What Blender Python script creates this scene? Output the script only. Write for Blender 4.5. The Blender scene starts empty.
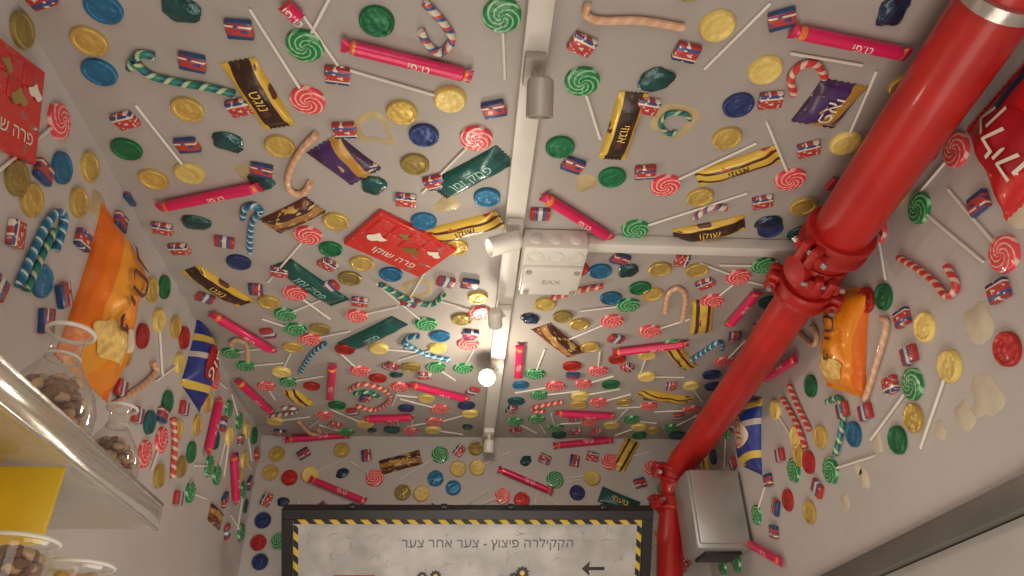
import bpy, bmesh, math, random
from mathutils import Vector, Matrix, noise
random.seed(7)
S=bpy.context.scene
CZ=1.55
CAM=Vector((0,0,CZ)); F=740.0
l=Vector((1,-.0236,-.0714)).normalized(); d=Vector((-64,-474,-740)).normalized()
d=(d-l*d.dot(l)).normalized(); u=l.cross(d)
R=Matrix((l,d,u))
cam=bpy.data.cameras.new('camera'); co=bpy.data.objects.new('camera',cam); S.collection.objects.link(co)
cam.sensor_width=36; cam.lens=F/1024*36; cam.clip_start=.01
mw=R.to_4x4(); mw.translation=CAM; co.matrix_world=mw; S.camera=co
def ray(x,y): return R@Vector(((x-512)/F,(288-y)/F,-1))
XL,XR,YB,ZC=-.692,.876,2.58,1.0+CZ
YN=-1.5
class Surf:
    def __init__(s,o,n): s.o=Vector(o); s.n=Vector(n); s.occ=[]
    def at(s,x,y):
        r=ray(x,y); return CAM+r*((s.o-CAM).dot(s.n)/r.dot(s.n))
CE=Surf((0,0,ZC),(0,0,-1)); LW=Surf((XL,0,0),(1,0,0)); RW=Surf((XR,0,0),(-1,0,0)); BW=Surf((0,YB,0),(0,-1,0))
# ------------------------------------------------ materials
def base(name,rough,metal,coat=0):
    m=bpy.data.materials.new(name); m.use_nodes=True; N=m.node_tree.nodes; L=m.node_tree.links; b=N['Principled BSDF']
    b.inputs['Roughness'].default_value=rough; b.inputs['Metallic'].default_value=metal
    b.inputs['Coat Weight'].default_value=coat
    return m,N,L,b
def c4(c): return (c[0],c[1],c[2],1)
def math_(N,L,op,a,b=None):
    n=N.new('ShaderNodeMath'); n.operation=op
    for i,x in enumerate((a,b)):
        if x is None: continue
        if isinstance(x,(int,float)): n.inputs[i].default_value=x
        else: L.new(x,n.inputs[i])
    return n.outputs[0]
def bumpit(N,L,b,scale,strength,coord='Object',dist=.01):
    tc=N.new('ShaderNodeTexCoord'); n=N.new('ShaderNodeTexNoise'); n.inputs['Scale'].default_value=scale; n.inputs['Detail'].default_value=3
    L.new(tc.outputs[coord],n.inputs['Vector'])
    bp=N.new('ShaderNodeBump'); bp.inputs['Strength'].default_value=strength; bp.inputs['Distance'].default_value=dist
    L.new(n.outputs['Fac'],bp.inputs['Height']); L.new(bp.outputs[0],b.inputs['Normal'])
def M(name,col,rough=.5,metal=0,bump=0,bs=60,var=.12,vs=12,coat=0,coord='Object',dist=.01,col2=None):
    m,N,L,b=base(name,rough,metal,coat)
    tc=N.new('ShaderNodeTexCoord'); n=N.new('ShaderNodeTexNoise'); n.inputs['Scale'].default_value=vs; n.inputs['Detail'].default_value=4
    L.new(tc.outputs['Object'],n.inputs['Vector'])
    r=N.new('ShaderNodeValToRGB'); r.color_ramp.elements[0].position=.35; r.color_ramp.elements[1].position=.65
    c2=col2 or tuple(min(1,x*(1+var)) for x in col)
    r.color_ramp.elements[0].color=c4(tuple(x*(1-var) for x in col)); r.color_ramp.elements[1].color=c4(c2)
    L.new(n.outputs['Fac'],r.inputs['Fac']); L.new(r.outputs[0],b.inputs['Base Color'])
    if bump: bumpit(N,L,b,bs,bump,coord,dist)
    return m
def ramp(N,stops,const=True):
    r=N.new('ShaderNodeValToRGB'); cr=r.color_ramp
    if const: cr.interpolation='CONSTANT'
    while len(cr.elements)<len(stops): cr.elements.new(.5)
    for e,(p,c) in zip(cr.elements,stops): e.position=p; e.color=c4(c)
    return r
def W(name,stops,axis=0,diag=0,freq=1,rough=.34,metal=.1,blob=None,coat=.2):
    m,N,L,b=base(name,rough,metal,coat)
    tc=N.new('ShaderNodeTexCoord'); sp=N.new('ShaderNodeSeparateXYZ'); L.new(tc.outputs['UV'],sp.inputs[0])
    v=sp.outputs[axis]
    if freq!=1: v=math_(N,L,'MULTIPLY',v,freq)
    if diag: v=math_(N,L,'ADD',v,math_(N,L,'MULTIPLY',sp.outputs[1-axis],diag))
    if freq!=1 or diag: v=math_(N,L,'FRACT',v)
    r=ramp(N,stops); L.new(v,r.inputs['Fac']); out=r.outputs[0]
    if blob:
        for (bc,bsc,th) in blob:
            n=N.new('ShaderNodeTexNoise'); n.inputs['Scale'].default_value=bsc; n.inputs['Detail'].default_value=2
            L.new(tc.outputs['UV'],n.inputs['Vector'])
            g=math_(N,L,'GREATER_THAN',n.outputs['Fac'],th)
            mx=N.new('ShaderNodeMix'); mx.data_type='RGBA'; L.new(g,mx.inputs[0]); L.new(out,mx.inputs[6]); mx.inputs[7].default_value=c4(bc); out=mx.outputs[2]
    L.new(out,b.inputs['Base Color'])
    bumpit(N,L,b,90,.25,'Object',.004)
    return m
def swirl(name,c1,c2,k=5,w=3.2):
    m,N,L,b=base(name,.27,0,.35)
    tc=N.new('ShaderNodeTexCoord'); sp=N.new('ShaderNodeSeparateXYZ'); L.new(tc.outputs['UV'],sp.inputs[0])
    x=math_(N,L,'SUBTRACT',sp.outputs[0],.5); y=math_(N,L,'SUBTRACT',sp.outputs[1],.5)
    a=math_(N,L,'DIVIDE',math_(N,L,'ARCTAN2',y,x),2*math.pi/k)
    rr=math_(N,L,'SQRT',math_(N,L,'ADD',math_(N,L,'MULTIPLY',x,x),math_(N,L,'MULTIPLY',y,y)))
    v=math_(N,L,'FRACT',math_(N,L,'ADD',math_(N,L,'ADD',a,math_(N,L,'MULTIPLY',rr,w*2)),10))
    r=ramp(N,[(0,c1),(.64,c1),(.71,c2),(.93,c2),(1,c1)],False); L.new(v,r.inputs['Fac']); L.new(r.outputs[0],b.inputs['Base Color'])
    bp=N.new('ShaderNodeBump'); bp.inputs['Strength'].default_value=.4; bp.inputs['Distance'].default_value=.003
    L.new(v,bp.inputs['Height']); L.new(bp.outputs[0],b.inputs['Normal'])
    return m
def coinmat(name,col,metal=.4,rough=.4):
    m,N,L,b=base(name,rough,metal,.05)
    tc=N.new('ShaderNodeTexCoord'); n=N.new('ShaderNodeTexVoronoi'); n.inputs['Scale'].default_value=5
    L.new(tc.outputs['UV'],n.inputs['Vector'])
    n2=N.new('ShaderNodeTexNoise'); n2.inputs['Scale'].default_value=6; L.new(tc.outputs['Object'],n2.inputs['Vector'])
    r=ramp(N,[(.3,tuple(x*.7 for x in col)),(.7,tuple(min(1,x*1.15) for x in col))],False); L.new(n2.outputs['Fac'],r.inputs['Fac']); L.new(r.outputs[0],b.inputs['Base Color'])
    bp=N.new('ShaderNodeBump'); bp.inputs['Strength'].default_value=.5; bp.inputs['Distance'].default_value=.004
    L.new(n.outputs['Distance'],bp.inputs['Height']); L.new(bp.outputs[0],b.inputs['Normal'])
    return m
def glass(name,col=(.95,.96,.95),rough=.05,tr=.9,alpha=1):
    m,N,L,b=base(name,rough,0,0)
    b.inputs['Base Color'].default_value=c4(col); b.inputs['Transmission Weight'].default_value=tr; b.inputs['IOR'].default_value=1.45
    b.inputs['Alpha'].default_value=alpha
    return m
def thin(name,tint,rough,fmin,fmax):
    # thin clear plastic/glass: see-through straight on, reflective at grazing angles
    m=bpy.data.materials.new(name); m.use_nodes=True; N=m.node_tree.nodes; L=m.node_tree.links
    N.remove(N['Principled BSDF']); out=[n for n in N if n.type=='OUTPUT_MATERIAL'][0]
    t=N.new('ShaderNodeBsdfTransparent'); t.inputs[0].default_value=c4(tint)
    g=N.new('ShaderNodeBsdfPrincipled'); g.inputs['Base Color'].default_value=(.75,.75,.72,1); g.inputs['Roughness'].default_value=rough; g.inputs['Metallic'].default_value=.6
    lw=N.new('ShaderNodeLayerWeight'); lw.inputs[0].default_value=.35
    mr=N.new('ShaderNodeMapRange'); mr.inputs[3].default_value=fmin; mr.inputs[4].default_value=fmax
    L.new(lw.outputs['Facing'],mr.inputs[0]); mx=N.new('ShaderNodeMixShader'); L.new(mr.outputs[0],mx.inputs[0]); L.new(t.outputs[0],mx.inputs[1]); L.new(g.outputs[0],mx.inputs[2]); L.new(mx.outputs[0],out.inputs[0])
    return m
def emis(name,col,s):
    m,N,L,b=base(name,.4,0); b.inputs['Base Color'].default_value=c4(col); b.inputs['Emission Color'].default_value=c4(col); b.inputs['Emission Strength'].default_value=s
    return m
PAINT_C=M('ceiling_paint',(.41,.375,.348),.5,0,.15,30,.06,2.2,.0)
PAINT_W=M('wall_paint',(.52,.488,.472),.5,0,.15,25,.05,2.0)
WHITE=M('white_enamel',(.68,.65,.60),.4,0,0,var=.04)
STICK=M('paper_stick',(.78,.74,.68),.6,var=.05)
COIN={'g':coinmat('gold_foil',(.70,.49,.13)),'k':coinmat('old_gold_foil',(.38,.28,.08)),'b':coinmat('blue_foil',(.03,.19,.37)),
 'B':coinmat('navy_foil',(.035,.055,.19)),'n':coinmat('green_foil',(.02,.20,.08)),'r':coinmat('red_foil',(.52,.035,.03)),'t':coinmat('teal_foil',(.02,.13,.14)),'y':coinmat('yellow_candy',(.84,.64,.19),.05,.4)}
SW={'p':swirl('swirl_pink',(.80,.06,.09),(.87,.52,.42)),'n':swirl('swirl_green',(.01,.22,.07),(.30,.60,.32))}
CW={'t':W('cane_tan',[(0,(.68,.38,.23)),(.6,(.75,.48,.32))],0,1,9,.35,0),
 'r':W('cane_red',[(0,(.60,.05,.04)),(.62,(.75,.52,.42))],0,1,9,.35,0),
 'b':W('cane_blue',[(0,(.01,.13,.27)),(.55,(.03,.28,.42)),(.78,(.62,.72,.70))],0,1,9,.35,0),
 'G':W('cane_green',[(0,(.02,.22,.17)),(.45,(.01,.10,.14)),(.72,(.50,.60,.35))],0,1,7,.35,0),
 'w':W('cane_white',[(0,(.72,.62,.50)),(.5,(.55,.08,.08)),(.75,(.04,.12,.3))],0,1,8,.35,0)}
PINK=W('toffee_wrapper',[(0,(.62,.02,.10)),(.06,(.82,.22,.05)),(.1,(.73,.02,.12)),(.9,(.73,.02,.12)),(.93,(.82,.26,.05)),(.96,(.54,.02,.10))],rough=.32,metal=.1)
CRM=(.76,.68,.56)
MINI=[W('mini_label_a',[(0,(.03,.04,.15)),(.18,CRM),(.27,(.50,.05,.05)),(.66,(.05,.09,.27)),(.86,(.40,.04,.04))],1,0,1,blob=[(CRM,3.4,.58)]),
 W('mini_label_b',[(0,(.46,.04,.04)),(.24,(.06,.10,.30)),(.40,CRM),(.60,(.06,.10,.30)),(.78,(.46,.04,.04))],0,0,1,blob=[((.70,.45,.15),3.8,.62)]),
 W('mini_label_c',[(0,(.02,.07,.18)),(.3,(.48,.06,.05)),(.75,CRM),(.86,(.30,.03,.04))],1,.08,1.001,blob=[((.04,.07,.25),3.0,.56)]),
 W('mini_label_d',[(0,(.50,.05,.05)),(.68,CRM),(.80,(.04,.06,.20))],1,.05,1.001,blob=[(CRM,4.2,.57)])]
BAR={'k':W('bar_black_gold',[(0,(.70,.47,.05)),(.20,(.04,.016,.012)),(.82,(.66,.42,.05))],1,0,1,blob=[((.12,.035,.02),3.2,.59)]),
 'y':W('bar_yellow_brown',[(0,(.72,.48,.06)),(.2,(.08,.03,.03)),(.36,(.76,.53,.08)),(.70,(.10,.03,.02)),(.84,(.72,.48,.06))],1,.06,1.001,blob=[((.44,.05,.03),4,.62)]),
 'G':W('bar_green',[(0,(.01,.045,.045)),(.05,(.008,.085,.075)),(.9,(.01,.06,.06))],0,0,1,blob=[((.02,.12,.10),6,.6)]),
 'v':W('bar_violet',[(0,(.05,.02,.07)),(.3,(.07,.03,.14)),(.72,(.50,.27,.05))],1,.3,1.001,blob=[((.58,.38,.14),4,.63)]),
 'R':W('bar_brown',[(0,(.14,.04,.02)),(.42,(.40,.20,.06)),(.74,(.06,.025,.03))],1,.3,1.001,blob=[((.66,.46,.15),5,.58)])}
BLOB=M('crumpled_foil_teal',(.014,.075,.075),.25,.3,.4,60,.4,20,.3)
BLOB2=M('crumpled_foil_navy',(.018,.04,.09),.25,.3,.4,60,.4,20,.3)
ORANGE=W('bag_orange',[(0,(.82,.17,.01)),(.12,(.90,.30,.015)),(.5,(.92,.38,.03)),(.86,(.86,.20,.01))],1,.12,1.001)
BLUEBAG=W('bag_blue',[(0,(.015,.03,.22)),(.22,(.74,.54,.10)),(.32,(.03,.05,.27)),(.66,(.60,.56,.5)),(.74,(.02,.05,.27)),(.9,(.70,.50,.08))],0,.25,1.001)
REDBAG=W('bag_red',[(0,(.62,.02,.02)),(.74,(.52,.02,.03)),(.86,(.03,.03,.08))],0,.25,1.001,blob=[((.70,.62,.52),3.6,.69)])
REDBOX=W('box_red',[(0,(.62,.03,.02)),(.38,(.64,.04,.03)),(1,(.6,.03,.02))],0,0,1,blob=[((.36,.16,.12),6.5,.60),((.78,.6,.5),9,.72)])
TXW=M('print_white',(.80,.74,.64),.4,var=.02); TXY=M('print_yellow',(.84,.58,.11),.4,var=.02); TXK=M('print_black',(.03,.02,.02),.4,var=.02); TXR=M('print_red',(.55,.03,.03),.4,var=.02); TXG=M('print_mint',(.35,.60,.52),.4,var=.02)
GREY=M('print_grey',(.13,.13,.14),.5,var=.05)
GLUE=M('dried_glue',(.48,.38,.20),.4,0,.2,40,.15,20,.1)
GLUEP=M('pale_glue',(.62,.55,.42),.5,0,.1,40,.08,20,.0)
REDP=M('red_pipe_paint',(.47,.013,.011),.38,0,.10,14,.14,6,.15)
REDC=M('red_coupling_paint',(.42,.012,.010),.48,0,.2,40,.15,20,.1)
STEEL=M('zinc_steel',(.55,.53,.50),.3,.9,.1,50)
SILV=M('brushed_silver',(.45,.44,.43),.36,.6,.05,60,.05)
DARKM=M('dark_metal',(.16,.15,.14),.45,.4,var=.1)
BLACK=M('black_plastic',(.012,.012,.014),.4,var=.1)
LAMPG=M('lamp_beige',(.40,.365,.32),.45,.2,var=.05)
GLOW=emis('lamp_glow',(1,.94,.80),25)
GLOWD=emis('lamp_glow_dim',(1,.92,.78),1.4)
# ------------------------------------------------ mesh builder
class T:
    def __init__(s,v,f,uv=None,sm=True): s.v=[Vector(p) for p in v]; s.f=f; s.uv=uv or [(0,0)]*len(v); s.sm=sm
class MB:
    def __init__(s,name): s.name=name; s.v=[];s.f=[];s.m=[];s.uv=[];s.sm=[];s.mats=[]
    def add(s,t,Mx,mat):
        if mat not in s.mats: s.mats.append(mat)
        k=s.mats.index(mat); o=len(s.v)
        s.v+= [Mx@p for p in t.v]; s.uv+=t.uv
        for f in t.f: s.f.append([i+o for i in f]); s.m.append(k); s.sm.append(t.sm)
    def build(s,ang=40):
        me=bpy.data.meshes.new(s.name)
        me.from_pydata([tuple(p) for p in s.v],[],s.f)
        for m in s.mats: me.materials.append(m)
        me.polygons.foreach_set('material_index',s.m); me.polygons.foreach_set('use_smooth',s.sm)
        ul=me.uv_layers.new(name='UVMap'); vi=[0]*len(me.loops); me.loops.foreach_get('vertex_index',vi)
        fl=[]
        for i in vi: fl+=s.uv[i]
        ul.data.foreach_set('uv',fl)
        try: me.set_sharp_from_angle(angle=math.radians(ang))
        except Exception: pass
        me.update(); ob=bpy.data.objects.new(s.name,me); S.collection.objects.link(ob); return ob
I4=Matrix.Identity(4)
def frame(P,n,dr):
    n=Vector(n).normalized(); dr=Vector(dr); dr=(dr-n*dr.dot(n)).normalized(); y=n.cross(dr)
    m=Matrix((dr,y,n)).transposed().to_4x4(); m.translation=P; return m
def axisf(p,q):
    z=(q-p).normalized(); a=Vector((1,0,0)) if abs(z.x)<.8 else Vector((0,1,0))
    return frame(p,z,a)
def revolve(prof,seg=24):
    v=[];uv=[];f=[]; rm=max(r for r,z in prof) or 1
    for r,z in prof:
        for i in range(seg):
            a=2*math.pi*i/seg; v.append((r*math.cos(a),r*math.sin(a),z)); uv.append((.5+.5*r/rm*math.cos(a),.5+.5*r/rm*math.sin(a)))
    for k in range(len(prof)-1):
        for i in range(seg):
            j=(i+1)%seg; f.append([k*seg+i,k*seg+j,(k+1)*seg+j,(k+1)*seg+i])
    if prof[0][0]>0: f.append(list(range(seg))[::-1])
    if prof[-1][0]>0: f.append([(len(prof)-1)*seg+i for i in range(seg)])
    return T(v,f,uv)
def cyl(mb,p,q,r,mat,seg=12,r2=None):
    p=Vector(p);q=Vector(q); L=(q-p).length
    mb.add(revolve([(r,0),(r2 if r2 is not None else r,L)],seg),axisf(p,q),mat)
def boxT(sx,sy,sz,bev=.003,seg=2):
    bm=bmesh.new(); bmesh.ops.create_cube(bm,size=1); bmesh.ops.scale(bm,vec=(sx,sy,sz),verts=bm.verts)
    if bev: bmesh.ops.bevel(bm,geom=bm.edges[:],offset=bev,segments=seg,affect='EDGES',profile=.5)
    bm.verts.ensure_lookup_table()
    v=[p.co.copy() for p in bm.verts]; f=[[x.index for x in fc.verts] for fc in bm.faces]; uv=[(p.x/sx+.5,p.y/sy+.5) for p in v]; bm.free()
    return T(v,f,uv)
def tube(pts,r,seg=10,cap=True,taper=None):
    v=[];uv=[];f=[];n=len(pts); L=0
    up=None
    for k,p in enumerate(pts):
        tg=(pts[min(k+1,n-1)]-pts[max(k-1,0)]).normalized()
        if up is None:
            up=Vector((0,0,1)) if abs(tg.z)<.9 else Vector((1,0,0))
        a=(up-tg*up.dot(tg)).normalized(); up=a; b=tg.cross(a)
        if k: L+=(p-pts[k-1]).length
        rr=r if taper is None else r*taper(k/(n-1))
        for i in range(seg+1):
            t=2*math.pi*i/seg; v.append(p+a*math.cos(t)*rr+b*math.sin(t)*rr); uv.append((L/.2,i/seg))
    for k in range(n-1):
        for i in range(seg):
            a=k*(seg+1)+i; f.append([a,a+1,a+seg+2,a+seg+1])
    if cap:
        f.append(list(range(seg))[::-1]); f.append([(n-1)*(seg+1)+i for i in range(seg)])
    return T(v,f,uv)
def smooth(pts,sub=6):
    if len(pts)<3: return pts
    o=[];P=[pts[0]]+pts+[pts[-1]]
    for i in range(1,len(P)-2):
        for j in range(sub):
            t=j/sub; a,b,c,e=P[i-1],P[i],P[i+1],P[i+2]
            o.append(.5*((2*b)+(c-a)*t+(2*a-5*b+4*c-e)*t*t+(3*b-a-3*c+e)*t**3))
    o.append(pts[-1]); return o
def pillow(L,Wd,Th,seed=0,nx=28,ny=12,wr=.25,crimp=.06,taper=.05,sc=28):
    ca=1-2*crimp
    def hf(x,y):
        a=abs(x)/(L/2)/ca; b=min(1,abs(y)/(Wd/2))
        if a>=1: return .003+.0007*math.sin(x*1400)
        h=(1-a**3)**.5*(1-b**2.6)**.5
        w=1+wr*noise.noise(Vector((x*sc,y*sc,seed*3.7)))*1.6
        return .003+Th*h*w
    v=[];uv=[];f=[]
    for i in range(nx+1):
        x=L*(i/nx-.5); a=x/(L/2)
        for j in range(ny+1):
            b=j/ny*2-1; wf=1-taper*(1-a*a)+.02*noise.noise(Vector((x*30,b,seed)))
            xx=x+((.0016 if j%2 else -.0016) if i in(0,nx) else 0)
            v.append((xx,b*Wd/2*wf,hf(x,b*Wd/2))); uv.append((i/nx,j/ny))
    n1=ny+1
    for i in range(nx):
        for j in range(ny): a=i*n1+j; f.append([a,a+n1,a+n1+1,a+1])
    rim=[i*n1 for i in range(nx+1)]+[nx*n1+j for j in range(1,n1)]+[i*n1+ny for i in range(nx-1,-1,-1)]+[j for j in range(ny-1,0,-1)]
    o=len(v)
    for k in rim: v.append((v[k][0],v[k][1],0.0003)); uv.append(uv[k])
    m=len(rim)
    for k in range(m): f.append([rim[k],o+k,o+(k+1)%m,rim[(k+1)%m]])
    f.append([o+k for k in range(m)][::-1])
    return T(v,f,uv),hf
_tc={}
def textT(s,size,hf=None,off=.0018,bold=0.0):
    key=(s,size,bold)
    if key not in _tc:
        c=bpy.data.curves.new('t','FONT'); c.body=s; c.size=size; c.align_x='CENTER'; c.align_y='CENTER'; c.resolution_u=5; c.offset=size*bold
        o=bpy.data.objects.new('t',c); S.collection.objects.link(o); bpy.context.view_layer.update()
        me=bpy.data.meshes.new_from_object(o.evaluated_get(bpy.context.evaluated_depsgraph_get()))
        _tc[key]=([v.co.copy() for v in me.vertices],[list(p.vertices) for p in me.polygons])
        bpy.data.objects.remove(o); bpy.data.curves.remove(c); bpy.data.meshes.remove(me)
    v,f=_tc[key]
    return T([Vector((p.x,p.y,(hf(p.x,p.y) if hf else 0)+off)) for p in v],f,None,False)
# ------------------------------------------------ candy builders
mCoin=MB('foil_chocolate_coins'); mLol=MB('swirl_lollipops'); mYL=MB('flat_yellow_lollipops'); mMini=MB('mini_wrapped_chocolates'); mTof=MB('rolled_toffee_bars'); mCane=MB('candy_canes'); mBlob=MB('crumpled_foil_candies'); mGlue=MB('dried_glue_marks')
COINT=revolve([(.0,.0072),(.010,.0075),(.015,.0066),(.0205,.0064),(.0222,.0082),(.0262,.0084),(.0282,.0066),(.0285,.0003)],26)
YLT=revolve([(.0,.0085),(.012,.0095),(.018,.0090),(.0215,.0105),(.026,.0100),(.0295,.006),(.0300,.0003)],26)
def lolT():
    seg=30;v=[];uv=[];f=[];R0=.0315
    rs=[0,.15,.3,.45,.6,.75,.88,.96,1]
    for r in rs:
        for i in range(seg):
            a=2*math.pi*i/seg; ph=(a/(2*math.pi)*5+r*3.2)
            z=.011*(1-r**3*.35)+.0012*math.sin(ph*2*math.pi)*(1 if .2<r<.95 else 0)
            if r==1: z=.0003
            rr=R0*r*(1+.02*math.cos(ph*2*math.pi)*(r>.8))
            v.append((rr*math.cos(a),rr*math.sin(a),z)); uv.append((.5+.5*r*math.cos(a),.5+.5*r*math.sin(a)))
    for k in range(len(rs)-1):
        for i in range(seg): j=(i+1)%seg; f.append([k*seg+i,(k+1)*seg+i,(k+1)*seg+j,k*seg+j])
    return T(v,f,uv)
LOLT=lolT()
MINIT=boxT(.043,.034,.012,.003,2)
for p in MINIT.v: p.z+=.0063
def occ(sf,P,r): sf.occ.append((P.copy(),r))
def seg_occ(sf,a,b,r):
    n=max(1,int((b-a).length/(r*1.2)));
    for i in range(n+1): occ(sf,a.lerp(b,i/n),r)
def rd(sf):
    a=random.uniform(0,6.283); t=Vector((0,1,0)) if abs(sf.n.y)<.5 else Vector((1,0,0)); b=sf.n.cross(t); return t*math.cos(a)+b*math.sin(a)
def coin(sf,P,c,s=1.0):
    mCoin.add(COINT,frame(P,sf.n,rd(sf))@Matrix.Diagonal((s,s,1,1)),COIN[c]); occ(sf,P,.029*s)
def lolly(sf,P,Q,c,s=1.0):
    mb=mYL if c=='y' else mLol
    dr=(Q-P) if (Q-P).length>.01 else rd(sf)
    if (Q-P).length>.01:
        dn=dr.normalized(); cyl(mb,P+dn*.02+sf.n*.0042,Q+sf.n*.0032,.0028,STICK,7)
        seg_occ(sf,P+dn*.03,Q,.008)
    mb.add(YLT if c=='y' else LOLT,frame(P,sf.n,dr)@Matrix.Diagonal((s,s,1,1)),COIN['y'] if c=='y' else SW[c]); occ(sf,P,.032*s)
def mini(sf,P,dr=None):
    mMini.add(MINIT,frame(P,sf.n,dr or rd(sf)),random.choice(MINI)); occ(sf,P,.027)
def toffee(sf,A,B,txt=True):
    L=(B-A).length; m=frame((A+B)/2,sf.n,B-A)
    ks=[(-.5,.0145,.25),(-.47,.014,.35),(-.44,.008,.8),(-.42,.012,1),(.42,.012,1),(.44,.008,.8),(.47,.014,.35),(.5,.0145,.25)]
    v=[];uv=[];f=[];seg=14
    for t,rr,fl in ks:
        for i in range(seg+1):
            a=2*math.pi*i/seg; v.append((t*L,rr*math.cos(a),.0125+rr*math.sin(a)*fl)); uv.append((t+.5,i/seg))
    for k in range(len(ks)-1):
        for i in range(seg): a=k*(seg+1)+i; f.append([a,a+seg+1,a+seg+2,a+1])
    f.append(list(range(seg))); f.append([(len(ks)-1)*(seg+1)+i for i in range(seg)][::-1])
    mTof.add(T(v,f,uv),m,PINK)
    if txt:
        t=textT('טופי'[::-1],.022,lambda x,y:.0125+math.sqrt(max(0,.012**2-y*y)),.0006)
        mTof.add(t,m@Matrix.Translation((L*.08,0,0)),TXW)
    seg_occ(sf,A,B,.018)
def cane(sf,pts,c,r=.0068):
    P=smooth([p+sf.n*(r+.0004) for p in pts]); mCane.add(tube(P,r,9),I4,CW[c])
    for p in P[::3]: occ(sf,p-sf.n*r,.014)
def blob(sf,P,s=.028,mat=None):
    bm=bmesh.new(); bmesh.ops.create_icosphere(bm,subdivisions=3,radius=1); sd=random.uniform(0,50)
    v=[]
    for q in bm.verts:
        c=q.co; k=1+.30*noise.noise(c*1.3+Vector((sd,0,0)))+.07*noise.noise(c*4+Vector((sd,3,0)))
        v.append(Vector((c.x*s*k*1.05,c.y*s*k*.85,max(.0003,(c.z*k*.28+.10)*s))))
    f=[[x.index for x in fc.verts] for fc in bm.faces]; bm.free()
    mBlob.add(T(v,f),frame(P,sf.n,rd(sf)),mat or random.choice([BLOB,BLOB,BLOB2])); occ(sf,P,s)
def glue(sf,P,s=.03,mat=None,ring=False):
    n=28; sd=random.uniform(0,90); v=[];f=[]
    rr=[s*(1+.7*noise.noise(Vector((math.cos(i/n*6.283)*.8,math.sin(i/n*6.283)*.8,sd)))) for i in range(n)]
    inn=.62 if ring else 0
    for i in range(n): a=i/n*6.283; v.append((rr[i]*math.cos(a),rr[i]*math.sin(a),.0002))
    for i in range(n): a=i/n*6.283; v.append((.97*rr[i]*math.cos(a),.97*rr[i]*math.sin(a),.0006))
    for i in range(n): j=(i+1)%n; f.append([i,j,n+j,n+i])
    if ring:
        for i in range(n): a=i/n*6.283; v.append((inn*rr[i]*math.cos(a),inn*rr[i]*math.sin(a),.0005))
        for i in range(n): j=(i+1)%n; f.append([n+i,n+j,2*n+j,2*n+i])
    else: f.append([n+i for i in range(n)])
    mGlue.add(T(v,f,None,False),frame(P,sf.n,rd(sf)),mat or GLUE); occ(sf,P,s*.8)
_bs=[0]
def bar(sf,A,B,wd,style,txt=None,tc=None,th=.014,name='chocolate_bar',taper=.03,mat=None,ts=.48,wr=.2,crimp=.06,nx=30,extra=None,tx=0):
    _bs[0]+=1; L=(B-A).length; t,hf=pillow(L,wd,th,_bs[0],nx,14 if wd<.1 else 26,wr,crimp,taper,28 if wd<.1 else 18)
    mb=MB(name)
    m=frame((A+B)/2,sf.n,B-A); mb.add(t,m,mat or BAR[style])
    off=.0016 if wd<.07 else .0035
    for ex,ey,ew,eh,em,lob in (extra or []):
        v=[];f=[];n=36;k=8
        v.append((ex,ey,hf(ex,ey)+off*.6))
        for q in range(1,k+1):
            for i in range(n):
                a=i/n*6.283; rr=q/k*(1+.10*math.sin(lob*a)); x=ex+ew*rr*math.cos(a); y=ey+eh*rr*math.sin(a); v.append((x,y,hf(x,y)+off*.6))
        for i in range(n): f.append([0,1+i,1+(i+1)%n])
        for q in range(k-1):
            for i in range(n): j=(i+1)%n; f.append([1+q*n+i,1+(q+1)*n+i,1+(q+1)*n+j,1+q*n+j])
        mb.add(T(v,f),m,em); off+=.0012
    if txt:
        sz=wd*ts
        g=textT(txt,sz,None,0); g.v=[Vector((p.x+tx,p.y,hf(p.x+tx,p.y)+off+(.002 if extra else 0))) for p in g.v]; mb.add(g,m,tc or TXY)
    seg_occ(sf,A,B,wd*.55)
    mb.build()
# ------------------------------------------------ explicit placements  (measured on the surfaces)
C=CE.at
trimX=.116
for y in range(0,140): occ(CE,Vector((trimX,y*.02,ZC)),.03)
for x in range(0,33): occ(CE,Vector((trimX+x*.022,1.35,ZC)),.03)
for x in (.15,.2,.26):
    for y in (1.32,1.4,1.48): occ(CE,Vector((x,y,ZC)),.05)
H=lambda s:s[::-1]
def Tf(sf,*L):
    for a,b,c,e in L: toffee(sf,sf.at(a,b),sf.at(c,e))
Tf(CE,(342,40,472,72),(160,203,262,182),(543,192,610,234),(790,26,906,50),(212,310,275,348),(238,377,272,409),(333,362,330,396),(410,381,468,396),(520,342,518,374),(612,349,688,340),(555,410,614,413),(728,322,757,288),(285,0,300,14))
Tf(BW,(286,441,350,436),(498,470,552,493),(310,480,366,503),(553,447,612,441))
bl=[(238,60,280,126,.062,'k',H('נוגט')),(437,190,506,154,.062,'G',H('פסק זמן')),(270,226,316,204,.06,'R',None),(430,236,501,218,.055,'y',H('שוקו')),
 (281,262,340,302,.062,'G',H('פסק זמן')),(346,346,400,320,.06,'G',H('פסק')),(190,268,246,303,.058,'k',H('נוגט')),(634,92,612,158,.055,'k',H('אגוזי')),
 (697,178,779,152,.052,'y',H('אגוזי')),(674,236,744,222,.055,'k',H('שוקו')),(541,326,577,354,.06,'R',None),(703,299,701,333,.06,'y',None),(668,341,690,368,.05,'y',None),(640,392,690,400,.05,'y',None),(322,143,366,176,.085,'v',None),(845,82,812,124,.09,'v',H('פאי'))]
for a,b,c,e,w,s,t in bl:
    bar(CE,C(a,b),C(c,e),w,s,t,TXG if s=='G' else (TXW if s=='v' else (TXK if s=='y' else TXY)))
B=BW.at
for a,b,c,e,w,s in [(380,468,421,457,.055,'R'),(600,494,638,510,.06,'G'),(617,470,633,440,.055,'y')]:
    bar(BW,B(a,b),B(c,e),w,s,H('טעמי'),TXY)
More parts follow.
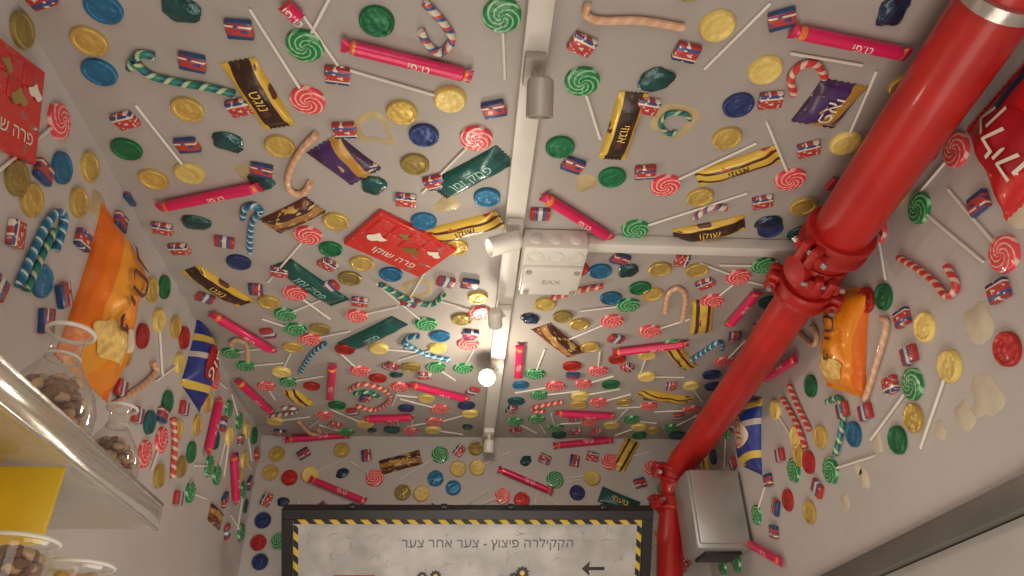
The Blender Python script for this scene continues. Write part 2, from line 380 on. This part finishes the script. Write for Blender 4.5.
def carton(sf,cs,name,th=.014):
    P=[sf.at(*c) for c in cs]; cen=sum(P,Vector())/4; X=((P[1]-P[0])+(P[2]-P[3]))/2; Y=((P[3]-P[0])+(P[2]-P[1]))/2
    L=X.length; Wd=Y.length; mb=MB(name); t=boxT(L,Wd,th,.002,1)
    for p in t.v: p.z+=th/2+.0004
    m=frame(cen,sf.n,X); mb.add(t,m,REDBOX)
    for i in range(4):
        for j in range(2):
            q=boxT(L*.17,Wd*.2,.004,.0015,1); mb.add(q,m@Matrix.Translation((L*(-.36+.2*i),Wd*(.12+.22*j)*-1+Wd*.45,th+.001)),TXR if (i+j)%2 else REDBOX)
    mb.add(textT(H('פרה שוקו'),Wd*.2,None,th+.0012),m@Matrix.Translation((L*.05,-Wd*.28,0)),TXW)
    for k,(px,py,pr) in enumerate([(-.3,.0,.10),(.12,.05,.08),(.34,.2,.07),(-.1,.3,.06)]):
        n=18; v=[(L*px+Wd*pr*(1.3+.5*math.sin(2*a+k))*math.cos(a),Wd*py+Wd*pr*(1+.4*math.cos(3*a+k))*math.sin(a),th+.0037) for a in [i/n*6.283 for i in range(n)]]
        mb.add(T(v,[list(range(n))],None,False),m,TXW if k%2==0 else COIN['k'])
    mb.build(); seg_occ(sf,cen-X*.4,cen+X*.4,Wd*.5)
carton(CE,[(346,240),(425,275),(452,243),(378,207)],'milk_chocolate_carton')
carton(LW,[(-60,120),(12,146),(50,92),(-20,30)],'milk_chocolate_carton')
for pts,c in [([(317,131),(300,150),(288,176),(293,190),(304,190),(311,180)],'t'),
 ([(425,0),(443,20),(452,38),(440,50),(428,42),(421,28)],'w'),([(262,208),(252,222),(250,250)],'b'),([(262,210),(255,203),(245,206),(243,216)],'b'),
 ([(683,25),(640,18),(600,18),(586,12),(588,2)],'t'),([(133,55),(150,72),(180,80),(210,85),(236,92)],'G'),([(130,66),(140,52),(156,54)],'G'),
 ([(793,92),(790,75),(800,63),(815,62),(824,75)],'r'),
 ([(300,371),(312,352),(326,341)],'b'),([(403,340),(425,352),(450,358)],'b'),([(380,282),(410,298),(432,302),(444,292)],'G'),
 ([(665,310),(668,292),(677,286),(685,294),(682,318)],'t'),([(552,296),(580,288),(603,284)],'r'),([(680,365),(700,352),(718,340),(722,347)],'b'),
 ([(694,216),(710,205),(726,206)],'w'),([(350,388),(362,382),(384,388),(390,398),(375,408),(356,404)],'r'),([(354,392),(368,390),(380,396)],'G'),([(405,345),(408,336),(420,334)],'b')]:
    cane(CE,[C(*p) for p in pts],c)
def LL(sf,*Ls):
    for x,y,a,b,c in Ls: lolly(sf,sf.at(x,y),sf.at(a,b),c)
LL(CE,(308,99,250,8,'p'),(305,44,330,-4,'n'),(476,137,422,192,'p'),(502,14,505,78,'n'),(450,98,340,66,'y'),(190,172,136,104,'y'),(308,234,268,281,'p'),(295,292,330,318,'p'),
 (582,80,600,138,'n'),(665,184,756,142,'p'),(790,178,766,120,'p'),(845,142,876,70,'y'),(635,228,747,192,'n'),(717,25,716,26,'y'),(765,69,770,70,'y'),
 (400,386,392,405,'p'),(426,323,376,282,'n'),(738,276,700,262,'p'),(612,320,560,342,'p'),(628,304,580,310,'n'),(360,370,340,352,'p'),(468,343,468,344,'p'),(480,312,440,300,'p'),
 (295,328,262,318,'n'),(310,338,350,330,'p'),(672,344,672,345,'n'),(712,300,735,282,'p'),(535,373,545,348,'n'),(555,385,515,392,'p'),(650,330,690,318,'p'),(580,395,620,388,'y'),(275,420,310,416,'y'),(440,408,400,398,'p'),(365,423,330,408,'y'))
for a,b,c,e in [(770,2,704,68),(302,12,338,64),(862,64,790,52),(430,262,408,300)]:
    p,q=C(a,b),C(c,e); cyl(mLol,p+CE.n*.0032,q+CE.n*.0032,.0028,STICK,7); seg_occ(CE,p,q,.008)
for x,y,c in [(90,40,'g'),(100,71,'b'),(104,7,'b'),(188,108,'g'),(127,148,'n'),(154,178,'g'),(377,20,'n'),(402,111,'g'),(424,134,'B'),(280,145,'g'),(415,163,'k'),(336,220,'g'),(424,220,'b'),(487,196,'b'),(239,261,'B'),
 (738,104,'B'),(727,137,'g'),(560,146,'n'),(612,176,'n'),(700,196,'g'),(803,205,'g'),(770,228,'B'),(362,262,'g'),(456,246,'g'),(350,277,'k'),(391,273,'b'),(320,328,'k'),(269,301,'g'),(345,348,'r'),(293,346,'g'),(600,270,'b'),(652,293,'g'),(697,269,'g'),(577,268,'r'),(640,287,'n'),(611,297,'b'),(660,268,'g'),(590,346,'g'),(572,365,'r'),(545,303,'g'),(462,318,'k'),(440,335,'b')]:
    coin(CE,C(x,y),c)
for x,y in [(240,27),(193,60),(338,73),(126,118),(494,107),(240,105),(345,128),(262,168),(188,143),(406,198),(435,180),(582,42),(686,50),(781,17),(647,104),(770,98),(573,163),(808,147),(645,170),(540,212),(225,240),(280,270),(180,247),(762,200),(558,253),(700,246),(620,257),(470,282),(360,300),(410,300),(330,284)]:
    mini(CE,C(x,y),Vector((1,random.uniform(-.5,.5),0)))
for x,y in [(181,9),(228,141),(375,184),(656,78),(892,10),(196,222),(768,222),(800,232),(628,270),(262,180),(530,318),(650,396)]:
    blob(CE,C(x,y),.028)
for x,y,r in [(672,124,1),(376,131,1),(585,184,0),(250,175,0),(445,205,0),(420,288,1)]: glue(CE,C(x,y),.04 if r else .026,GLUE,bool(r))
cane(CE,[C(690,118),C(684,112),C(668,112),C(660,122),C(668,132),C(676,130)],'G',.0045)
A=LW.at
BAGL=M('bag_label_white',(.80,.72,.55),.35,var=.06); BAGD=M('bag_label_dark',(.13,.03,.03),.35,var=.1); BAGR=M('bag_label_red',(.42,.01,.02),.35,var=.1); BAGY=M('bag_label_snack',(.84,.56,.16),.4,0,.4,90,.25,60)
def bag(sf,p,q,wd,mat,name,txt,tc,th=.05,ts=.4,extra=None,tx=0):
    bar(sf,sf.at(*p),sf.at(*q),wd,None,txt,tc,th,name,.10,mat,ts,.22,.045,56,extra,tx)
bag(LW,(82,380),(124,236),.225,ORANGE,'snack_bag',H('חטיף'),BAGD,.045,.42,[(-.085,.01,.035,.07,BAGY,5),(-.06,-.045,.022,.03,BAGL,3)],.04)
bag(LW,(190,398),(206,332),.17,BLUEBAG,'snack_bag',H('פופ'),TXW,.035,.35,[(0,0,.045,.05,BAGR,3)])
LL(LW,(57,121,-5,172,'p'),(160,440,150,470,'p'),(143,454,135,470,'p'))
cane(LW,[A(14,286),A(30,250),A(44,222),A(55,212),A(60,222),A(52,250)],'b'); cane(LW,[A(22,290),A(36,258),A(50,230)],'G')
cane(LW,[A(110,405),A(140,385),A(152,372),A(150,362)],'t'); cane(LW,[A(170,478),A(172,440),A(170,418)],'r')
for x,y,c in [(60,168,'b'),(88,167,'g'),(30,200,'g'),(40,281,'b'),(163,287,'n'),(141,336,'r'),(123,354,'g'),(174,327,'g'),(15,178,'k'),(176,430,'g'),(158,476,'g'),(166,402,'n'),(196,425,'g'),(190,452,'n'),(20,30,'k')]:
    coin(LW,A(x,y),c)
for x,y in [(40,172),(80,240),(70,82),(118,222),(182,408),(128,195),(118,388),(160,415),(176,498),(135,415)]: mini(LW,A(x,y),Vector((0,1,.2)))
glue(LW,A(97,205),.03,GLUE)
D=RW.at
bag(RW,(846,392),(850,288),.17,ORANGE,'snack_bag',H('חטיף'),BAGD,.04,.42,[(-.065,.01,.028,.05,BAGY,5)],.03)
bag(RW,(1040,190),(996,98),.155,REDBAG,'snack_bag',H('קליק'),TXW,.024,.46,[(0,0,.06,.055,BAGR,2)])
bag(RW,(752,470),(752,396),.15,BLUEBAG,'snack_bag',H('פופ'),TXR,.035,.4,[(0,0,.045,.05,BAGL,3)])
LL(RW,(1006,254,950,190,'p'),(921,208,985,262,'n'),(951,366,922,448,'y'),(914,384,872,440,'n'),(958,150,918,196,'p'),(832,470,876,456,'n'),(795,470,800,440,'n'),(748,378,752,400,'p'))
for pts,c in [([(902,258),(920,268),(938,282),(950,296),(960,286),(950,266)],'r'),([(868,400),(880,362),(890,325),(884,318)],'t'),([(838,455),(846,420),(842,398),(830,402)],'G'),([(812,430),(800,405),(792,385)],'r'),([(785,398),(800,425),(808,448)],'r')]:
    cane(RW,[D(*p) for p in pts],c)
for x,y,c in [(926,327,'y'),(1009,349,'r'),(899,440,'n'),(915,418,'g'),(885,297,'n'),(855,434,'b'),(812,386,'n'),(868,300,'r'),(822,437,'g'),(810,462,'r'),(789,500,'r'),(811,512,'g'),(797,437,'y'),(800,455,'g')]:
    (coin(RW,D(x,y),c))
for x,y in [(982,203),(1002,291),(912,355),(905,318),(868,412),(893,385),(845,410),(770,480),(782,455)]: mini(RW,D(x,y),Vector((0,1,.15)))
Tf(RW,(770,378,801,358),(752,543,786,562))
for x,y,s in [(978,320,.035),(985,400,.036),(965,414,.026),(865,480,.024),(845,505,.022),(940,430,.018),(878,440,.02),(1018,215,.028),(858,470,.014)]: glue(RW,D(x,y),s,GLUEP)
LL(BW,(440,455,400,480,'n'),(555,480,600,474,'n'),(375,478,350,462,'p'),(610,462,650,452,'p'),(310,475,340,462,'y'),(458,469,458,470,'y'),(592,478,550,486,'y'))
# ---- scatter fill
def tryfill(sf,rnd,n,tries,mar,w,inb=None):
    cnt=0
    kinds=list(w.keys()); ws=list(w.values())
    def free(P,r):
        for q,s in sf.occ:
            if (q-P).length_squared<(r+s+mar)**2: return False
        return True
    for _ in range(tries):
        if cnt>=n: break
        P=rnd(); k=random.choices(kinds,ws)[0]
        if k in('coin',):
            if free(P,.028): coin(sf,P,random.choices('gggkkbBnnrrt',k=1)[0],random.uniform(.9,1.05)); cnt+=1
        elif k=='mini':
            if free(P,.026): mini(sf,P); cnt+=1
        elif k=='blob':
            if free(P,.026): blob(sf,P,random.uniform(.018,.024)); cnt+=1
        elif k=='lol' or k=='yl':
            dr=rd(sf); Q=P+dr*random.uniform(.10,.15)
            if free(P,.03) and free(P.lerp(Q,.5),.0) and free(P.lerp(Q,.8),.0) and inb(Q):
                lolly(sf,P,Q,'y' if k=='yl' else random.choice('ppnn'),random.uniform(.88,1)); cnt+=1
        elif k=='tof':
            dr=rd(sf); Q=P+dr*.17
            if inb(Q) and all(free(P.lerp(Q,t),.012) for t in(0,.25,.5,.75,1)): toffee(sf,P,Q,True); cnt+=1
        elif k=='bar':
            dr=rd(sf); Q=P+dr*.12
            if inb(Q) and all(free(P.lerp(Q,t),.024) for t in(0,.5,1)): bar(sf,P,Q,.05,random.choice('kyyGRv'),H('שוקו'),TXY); cnt+=1
        elif k=='cane':
            a=rd(sf); b=sf.n.cross(a); pts=[P,P+a*.09,P+a*.115+b*.012,P+a*.115+b*.03,P+a*.095+b*.042,P+a*.08+b*.042]
            if inb(pts[2]) and all(free(q,.008) for q in pts): cane(sf,pts,random.choice('ttrbGwb')); cnt+=1
cb=lambda P: XL+.03<P.x<XR-.03 and .2<P.y<YB-.03
wA={'tof':1.3,'cane':1,'bar':1,'lol':7,'yl':5}
wB={'coin':7,'mini':5,'blob':.7,'lol':2}
far=lambda: Vector((random.uniform(XL+.04,XR-.04),random.uniform(1.35,YB-.04),ZC))
near=lambda: Vector((random.uniform(XL+.04,XR-.04),random.uniform(.3,1.35),ZC))
tryfill(CE,far,60,1100,.006,wA,inb=cb)
tryfill(CE,far,190,2500,.005,wB,inb=cb)
tryfill(CE,near,6,120,.02,wA,inb=cb)
tryfill(CE,near,34,800,.024,{'coin':7,'mini':6,'blob':.5},inb=cb)
lb=lambda P: .58+CZ<P.z<ZC-.03 and P.y<YB-.03
lf=lambda: Vector((XL,random.uniform(.5,YB-.04),random.uniform(.60+CZ,ZC-.04)))
tryfill(LW,lf,24,400,.008,wA,inb=lb); tryfill(LW,lf,120,1600,.008,wB,inb=lb)
rb=lambda P: .52+CZ<P.z<ZC-.03 and P.y<YB-.03
def rf():
    y=random.uniform(.5,YB-.04); lo=.50 if y>1.6 else .62
    return Vector((XR,y,random.uniform(lo+CZ,ZC-.04)))
tryfill(RW,rf,18,350,.012,wA,inb=rb); tryfill(RW,rf,75,900,.012,wB,inb=rb)
bb=lambda P: XL+.03<P.x<XR-.03 and .5+CZ<P.z<ZC-.03
bf=lambda: Vector((random.uniform(XL+.04,XR-.04),YB,random.uniform(.55+CZ,ZC-.04)))
tryfill(BW,bf,20,400,.006,wA,inb=bb); tryfill(BW,bf,110,1800,.006,wB,inb=bb)
for m in (mCoin,mLol,mYL,mMini,mTof,mCane,mBlob,mGlue): m.build()
# ------------------------------------------------ room shell
def slab(name,x0,x1,y0,y1,z0,z1,mat,bev=0):
    mb=MB(name); t=boxT(x1-x0,y1-y0,z1-z0,bev,2); mb.add(t,Matrix.Translation(((x0+x1)/2,(y0+y1)/2,(z0+z1)/2)),mat); 
    ob=mb.build(); return ob
FL=M('floor_tile',(.30,.28,.26),.5,var=.1)
slab('ceiling',XL-.1,XR+.1,YN-.1,YB+.1,ZC,ZC+.1,PAINT_C)
slab('floor',XL-.1,XR+.1,YN-.1,YB+.1,-.1,0,FL)
slab('wall_left',XL-.1,XL,YN,YB,0,ZC,PAINT_W)
slab('wall_far',XL-.1,XR+.1,YB,YB+.1,0,ZC,PAINT_W)
slab('wall_near',XL-.1,XR+.1,YN-.1,YN,0,ZC,PAINT_W)
DZ=.355+CZ; DY0,DY1=.15,1.95
mb=MB('wall_right')
def bx(mb,x0,x1,y0,y1,z0,z1,mat,bev=0): mb.add(boxT(x1-x0,y1-y0,z1-z0,bev,2),Matrix.Translation(((x0+x1)/2,(y0+y1)/2,(z0+z1)/2)),mat)
bx(mb,XR,XR+.1,YN,DY0,0,ZC,PAINT_W); bx(mb,XR,XR+.1,DY1,YB,0,ZC,PAINT_W); bx(mb,XR,XR+.1,DY0,DY1,DZ-.005,ZC,PAINT_W); mb.build()
slab('trim_1',XR-.012,XR+.03,DY0,DY1,DZ-.045,DZ,DARKM,.002)
mb=MB('door_1'); bx(mb,XR+.012,XR+.05,DY0+.005,DY1-.005,.005,DZ-.047,M('door_paint',(.52,.50,.48),.4,var=.03),.002)
cyl(mb,(XR+.012,DY0+.12,1.0),(XR-.03,DY0+.12,1.0),.009,STEEL); cyl(mb,(XR-.03,DY0+.11,1.0),(XR-.03,DY0+.23,1.0),.009,STEEL); mb.build()
slab('trim_2',trimX-.021,trimX+.021,YN+.01,YB-.002,ZC-.024,ZC-.0005,WHITE,.003)
slab('trim_3',trimX+.17,.80,1.325,1.357,ZC-.03,ZC-.0005,WHITE,.003)
mb=MB('electrical_junction_box')
jx,jy=.212,1.40
bx(mb,jx-.072,jx+.072,jy-.09,jy+.09,ZC-.055,ZC-.0005,WHITE,.006)
bx(mb,jx-.068,jx+.068,jy-.025,jy+.086,ZC-.066,ZC-.054,WHITE,.004)
for sx in(-1,1):
    for yy in (jy+.072,jy-.012): cyl(mb,(jx+sx*.055,yy,ZC-.064),(jx+sx*.055,yy,ZC-.069),.007,LAMPG)
for i in range(3): 
    mb.add(revolve([(.019,0),(.019,.003),(.014,.003),(.013,.001),(.0,.001)],18),axisf(Vector((jx-.045+.045*i,jy-.058,ZC-.054)),Vector((jx-.045+.045*i,jy-.058,ZC-.07))),WHITE)
    mb.add(revolve([(.014,0),(.013,.003),(.008,.005),(0,.005)],16),axisf(Vector((jx-.045+.045*i,jy-.089,ZC-.03)),Vector((jx-.045+.045*i,jy-.12,ZC-.03))),WHITE)
mb.add(textT('EAX',.024,None,.0),frame(Vector((jx,jy+.03,ZC-.0668)),(0,0,-1),(1,0,0)),LAMPG)
mb.build()
def spot(name,base,head,aim,r,L,mat,glow=None):
    mb=MB(name); base=Vector(base); head=Vector(head); aim=Vector(aim).normalized()
    bx(mb,base.x-.018,base.x+.018,base.y-.03,base.y+.03,base.z-.018,base.z,mat,.003)
    cyl(mb,base-Vector((0,0,.015)),head,.006,mat)
    p=head-aim*L*.5
    mb.add(revolve([(0,0),(r*.7,.001),(r*.95,.006),(r,.015),(r,L),(r*.86,L),(r*.7,L-.012)],24),axisf(p,p+aim),mat)
    mb.add(revolve([(0,0),(r*.7,0),(r*.68,.003),(0,.005)],24),axisf(p+aim*(L-.015),p+aim*L),glow or BLACK)
    mb.build()
    return p+aim*L
zb=ZC-.0245
def onz(x,y,z): 
    r=ray(x,y); return CAM+r*((z-CZ)/r.z)
P=onz(541,66,zb); h=onz(540,97,ZC-.10)
spot('track_spotlight',(trimX,P.y,zb),(h.x,h.y,h.z),(.0,.75,-1),.022,.065,LAMPG)
h=onz(505,243,ZC-.085)
e1=spot('track_spotlight',(trimX,h.y+.02,zb),h,(-.75,-.1,-.35),.021,.075,WHITE,GLOWD)
h=onz(487,378,ZC-.08)
e2=spot('track_spotlight',(trimX,h.y+.02,zb),h,(-.05,-1,-.42),.024,.06,WHITE,GLOW)
h=onz(495,318,ZC-.06)
spot('track_spotlight',(trimX,h.y+.02,zb),h,(.1,.9,-.3),.018,.05,WHITE)
spot('track_spotlight',(trimX,2.45,zb),(trimX,2.45,ZC-.08),(-.05,.4,-1),.018,.045,WHITE)
def light(name,kind,loc,power,col,size=.05,rot=None,sy=None):
    L=bpy.data.lights.new(name,kind); L.energy=power; L.color=col
    if kind=='AREA':
        L.size=size
        if sy: L.shape='RECTANGLE'; L.size_y=sy
    else: L.shadow_soft_size=size
    o=bpy.data.objects.new(name,L); S.collection.objects.link(o); o.location=loc
    if rot: o.rotation_euler=rot
    return o
light('spot_glow_1','POINT',e2+Vector((0,-.03,-.08)),3.0,(1,.88,.70),.03)
light('spot_glow_2','POINT',e1+Vector((-.03,-.02,-.16)),1.3,(1,.90,.73),.03)
light('up_fill','AREA',(.12,1.0,.75),16,(1,.885,.745),.9,(math.pi,0,0),1.8)  # unseen fill added below the view, evens out light on the ceiling
light('rear_fill','AREA',(.0,-1.1,1.7),12,(1,.92,.84),1.2,(math.radians(100),0,0))  # added fill behind the camera, no fixture; lifts the left wall
# ------------------------------------------------ red pipe
mb=MB('red_sprinkler_pipe')
def V(x,y,z): return Vector((x,y,z+CZ))
p0,p1,p2,p3=V(.77,YN+.01,.925),V(.77,.60,.915),V(.77,1.17,.89),V(.768,1.34,.877)
mb.add(tube([p0,p1,p2],.0575,28),I4,REDP)
mb.add(tube([p2,p3],.05,28),I4,REDP)
lo=smooth([p3,V(.772,1.75,.860),V(.77,2.17,.843),V(.752,2.32,.822),V(.735,2.39,.785),V(.73,2.405,.74)],5)
mb.add(tube(lo,.046,26),I4,REDP)
mb.add(tube([V(.73,2.405,.74),V(.70,2.41,.60),V(.68,2.415,.45),V(.68,2.415,-CZ+.002)],.042,24),I4,REDP)
def coup(c,ax,r,w,bolt_dir):
    ax=Vector(ax).normalized(); m=axisf(c-ax*w/2,c+ax*w/2)
    mb.add(revolve([(r,0),(r*1.18,.0),(r*1.24,.004),(r*1.24,w*.22),(r*1.12,w*.3),(r*1.12,w*.7),(r*1.24,w*.78),(r*1.24,w-.004),(r*1.18,w),(r,w)],28),m,REDC)
    bd=Vector(bolt_dir); bd=(bd-ax*bd.dot(ax)).normalized(); t=ax.cross(bd)
    for s in(-1,1):
        q=c+bd*s*r*1.38
        for k in(-1,1):
            fm=frame(q+t*k*.013,t,ax); mb.add(boxT(w*.95,r*.52,.018,.005,2),fm,REDC)
        cyl(mb,q-t*.045,q+t*.045,.0065,STEEL,10)
        for k in(-1,1): mb.add(revolve([(.013,0),(.013,.010),(.010,.012),(0,.012)],6),axisf(q+t*k*.022,q+t*k*.06),REDC)
coup(p2,p2-p1,.0575,.055,(1,0,.6)); coup(p3,p3-p2,.051,.05,(1,0,-.5)); coup(p2.lerp(p3,.5),p3-p2,.046,.05,(.2,0,1))
coup(V(.738,2.375,.80),(-.2,.5,-.9),.048,.05,(1,0,0)); coup(V(.722,2.407,.70),(-.15,.02,-.9),.043,.045,(1,.3,0))
mb.add(revolve([(.026,0),(.026,.05),(.032,.05),(.032,.07),(.02,.074),(0,.074)],16),axisf(p2.lerp(p3,.5),p2.lerp(p3,.5)+Vector((-1,-.1,-.35))),REDC)
mb.build()
mb=MB('pipe_clamp')
c=p1; ax=(p1-p0).normalized()
mb.add(revolve([(.058,0),(.066,.001),(.066,.021),(.058,.022)],28),axisf(c,c+ax),STEEL)
cyl(mb,c+Vector((0,.01,.060)),(c.x,c.y+.01,ZC-.0005),.006,STEEL)
for s in(-1,1): mb.add(boxT(.03,.02,.012,.002),Matrix.Translation(c+Vector((s*.075,.011,0))),STEEL)
mb.build()
mb=MB('paper_towel_dispenser')
bx(mb,.705,XR-.0005,2.17,2.33,.505+CZ,.75+CZ,SILV,.02)
bx(mb,.715,XR-.01,2.158,2.172,.52+CZ,.74+CZ,SILV,.006)
bx(mb,.735,XR-.03,2.19,2.30,.497+CZ,.507+CZ,BLACK,.002)
mb.build()
# ------------------------------------------------ framed sign
mb=MB('framed_instruction_board')
O=V(.050,2.21,.634); tl=math.radians(38)
yv=Vector((0,-math.sin(tl),math.cos(tl))); nv=Vector((1,0,0)).cross(yv)
Ms=frame(O,nv,(1,0,0))
Wd,Hh=1.10,.36
HAZ=W('hazard_tape',[(0,(.75,.52,.05)),(.5,(.015,.015,.015))],0,1,1.0001,.5,0,None,0)
PAN=M('board_print',(.43,.42,.40),.4,0,0,60,.12,9,.2,col2=(.58,.565,.54))
def lb_(x0,x1,y0,y1,z0,z1,mat,bev=.0015,uvs=None):
    t=boxT(x1-x0,y1-y0,z1-z0,bev,1)
    if uvs: t.uv=[(p.x*22+50,p.y*22+50) for p in t.v]
    mb.add(t,Ms@Matrix.Translation(((x0+x1)/2,(y0+y1)/2,(z0+z1)/2)),mat)
a=Wd/2
lb_(-a,a,-.03,0,-.03,.012,BLACK); lb_(-a,a,-Hh,-Hh+.03,-.03,.012,BLACK); lb_(-a,-a+.03,-Hh+.03,-.03,-.03,.012,BLACK); lb_(a-.03,a,-Hh+.03,-.03,-.03,.012,BLACK)
lb_(-a+.03,a-.03,-Hh+.03,-.03,-.028,.0,PAN)
b_=a-.032
lb_(-b_,b_,-.048,-.034,.0,.0015,HAZ,0,1); lb_(-b_,-b_+.014,-Hh+.034,-.052,0,.0015,HAZ,0,1); lb_(b_-.014,b_,-Hh+.034,-.052,0,.0015,HAZ,0,1); lb_(-b_,b_,-Hh+.034,-Hh+.05,0,.0015,HAZ,0,1)
mb.add(textT(H('הקקילרה פיצוץ - צער אחר צער'),.040,None,.001,0.0),Ms@Matrix.Translation((.055,-.108,0)),GREY)
def poly(pts,mat,z=.0014): mb.add(T([(x,y,z) for x,y in pts],[list(range(len(pts)))],None,False),Ms,mat)
poly([(x+.04,y-.022) for x,y in [(.30,-.165),(.325,-.142),(.322,-.160),(.37,-.160),(.37,-.170),(.322,-.170),(.325,-.188)]],TXK)
random.seed(3)
for k in range(70):
    x=random.uniform(-b_+.03,b_-.05); y=random.uniform(-Hh+.08,-.06); L_=random.uniform(.01,.05); an=random.uniform(0,3.14); w_=random.uniform(.0003,.0008)
    dx,dy=math.cos(an),math.sin(an); mx,my=x+dx*L_*.5-dy*.008,y+dy*L_*.5+dx*.008
    poly([(x,y),(mx+dy*w_,my-dx*w_),(x+dx*L_,y+dy*L_),(mx-dy*w_,my+dx*w_)],GREY,.0008)
for cx,cy,r in [(.16,-.20,.022),(.135,-.215,.018),(-.14,-.21,.016),(-.10,-.208,.018)]:
    poly([(cx+(r if k%2 else r*.78)*math.cos(k/20*6.283),cy+(r if k%2 else r*.78)*math.sin(k/20*6.283)) for k in range(20)],TXK)
    poly([(cx+r*.35*math.cos(k/10*6.283),cy+r*.35*math.sin(k/10*6.283)) for k in range(10)],TXY,.0018)
poly([(-.40,-.30),(-.28,-.30),(-.28,-.205),(-.40,-.205)],TXR)
poly([(-.05,-.31),(.08,-.31),(.08,-.24),(-.05,-.24)],TXR)
for s in(-.35,-.08,.12,.4):
    q=Ms@Vector((s,-.01,-.028)); cyl(mb,q,(q.x,YB-.0005,q.z+.03),.006,BLACK)
    mb.add(boxT(.02,.012,.02,.002),Ms@Matrix.Translation((s,.004,-.005)),BLACK)
mb.build()
# ------------------------------------------------ shelf with flasks
ACR=thin('clear_acrylic',(.97,.96,.93),.12,.14,.75); GLS=thin('flask_glass',(.985,.985,.97),.06,.08,.75)
RIMG=glass('glass_rim',(.92,.92,.86),.12,.2,.9)
YEL=M('yellow_plastic',(.86,.58,.03),.35,0,.05,var=.06,coat=.3)
ALU=M('polished_aluminium',(.76,.75,.72),.22,.85,.15,30)
NUT=M('chocolate_nuts',(.20,.085,.035),.4,0,.5,120,.4,40); NUT2=M('candy_mix',(.62,.40,.22),.4,0,.5,120,.3,40)
zs=.385+CZ; xf=-.50; z2=.18+CZ
mb=MB('wall_display_shelf')
bx(mb,XL+.0005,xf,.1,1.32,zs-.008,zs,ACR,.002)
bx(mb,xf-.005,xf,.1,1.32,zs-.008,zs+.001,ALU,.001); bx(mb,xf-.005,xf,.1,1.32,zs-.042,zs-.009,ACR,.001); bx(mb,xf-.006,xf+.001,.1,1.32,zs-.046,zs-.042,ALU,.001)
bx(mb,XL+.0005,xf-.006,1.314,1.32,zs-.044,zs-.009,ACR,.002)
bx(mb,XL+.0005,XL+.010,.1,1.14,zs-.45,zs+.03,YEL,.003)
bx(mb,XL+.0105,xf-.07,1.10,1.106,zs-.12,zs-.009,YEL,.002)
bx(mb,XL+.0105,xf,.1,1.27,z2-.008,z2,ACR,.002)
for yy,cc in ((.86,COIN['g']),(1.05,COIN['k'])):
    mb.add(COINT,Matrix.Translation((-.645,yy,zs+.0003)),cc)
mb.build()
def flask(name,x,y,z,s,content,n,kind=0):
    mb=MB(name)
    if kind==0: pr=[(.0,0),(.050,0),(.056,.006),(.056,.03),(.050,.05),(.022,.095),(.019,.100),(.019,.128),(.027,.131),(.027,.137)]
    else: pr=[(0,0),(.036,0),(.040,.004),(.042,.06),(.046,.064),(.046,.07)]
    m=Matrix.Translation((x,y,z+.0006))@Matrix.Scale(s,4)
    t=revolve(pr,32); t.f=t.f[:-1]; mb.add(t,m,GLS)
    rz,rR=(.135,.0272) if kind==0 else (.068,.046)
    mb.add(tube([Vector((rR*math.cos(i/32*6.2832),rR*math.sin(i/32*6.2832),rz)) for i in range(33)],.0028,8),m,RIMG)
    if kind==0: mb.add(tube([Vector((.0195*math.cos(i/32*6.2832),.0195*math.sin(i/32*6.2832),.099)) for i in range(33)],.0018,8),m,RIMG)
    for i in range(n):
        hh=random.uniform(.012,.066) if kind==0 else random.uniform(.012,.055)
        rmax=(.047 if hh<.04 else .047-(hh-.04)*.8) if kind==0 else .029
        a=random.uniform(0,6.28); rr=rmax*math.sqrt(random.random())*.95
        bm=bmesh.new(); bmesh.ops.create_icosphere(bm,subdivisions=2,radius=.0078)
        t=T([Vector((v.co.x*1.25,v.co.y,v.co.z*.85)) for v in bm.verts],[[q.index for q in f.verts] for f in bm.faces]); bm.free()
        mb.add(t,m@Matrix.Translation((rr*math.cos(a),rr*math.sin(a),hh))@Matrix.Rotation(a*3,4,'Z')@Matrix.Rotation(a,4,'X'),random.choice(content))
    mb.build()
flask('erlenmeyer_flask',-.566,.995,zs,1.15,[NUT,NUT2,NUT],210)
flask('erlenmeyer_flask',-.550,1.18,zs,.86,[NUT2,NUT],160)
flask('glass_candy_cup',-.555,1.02,z2,1.0,[NUT,NUT,NUT2],110,1)
flask('glass_candy_cup',-.548,1.18,z2,1.05,[NUT2,YEL],110,1)
w=bpy.data.worlds.new('world'); S.world=w; w.use_nodes=True
w.node_tree.nodes['Background'].inputs[0].default_value=(1,.95,.9,1); w.node_tree.nodes['Background'].inputs[1].default_value=.05
S.view_settings.view_transform='Standard'
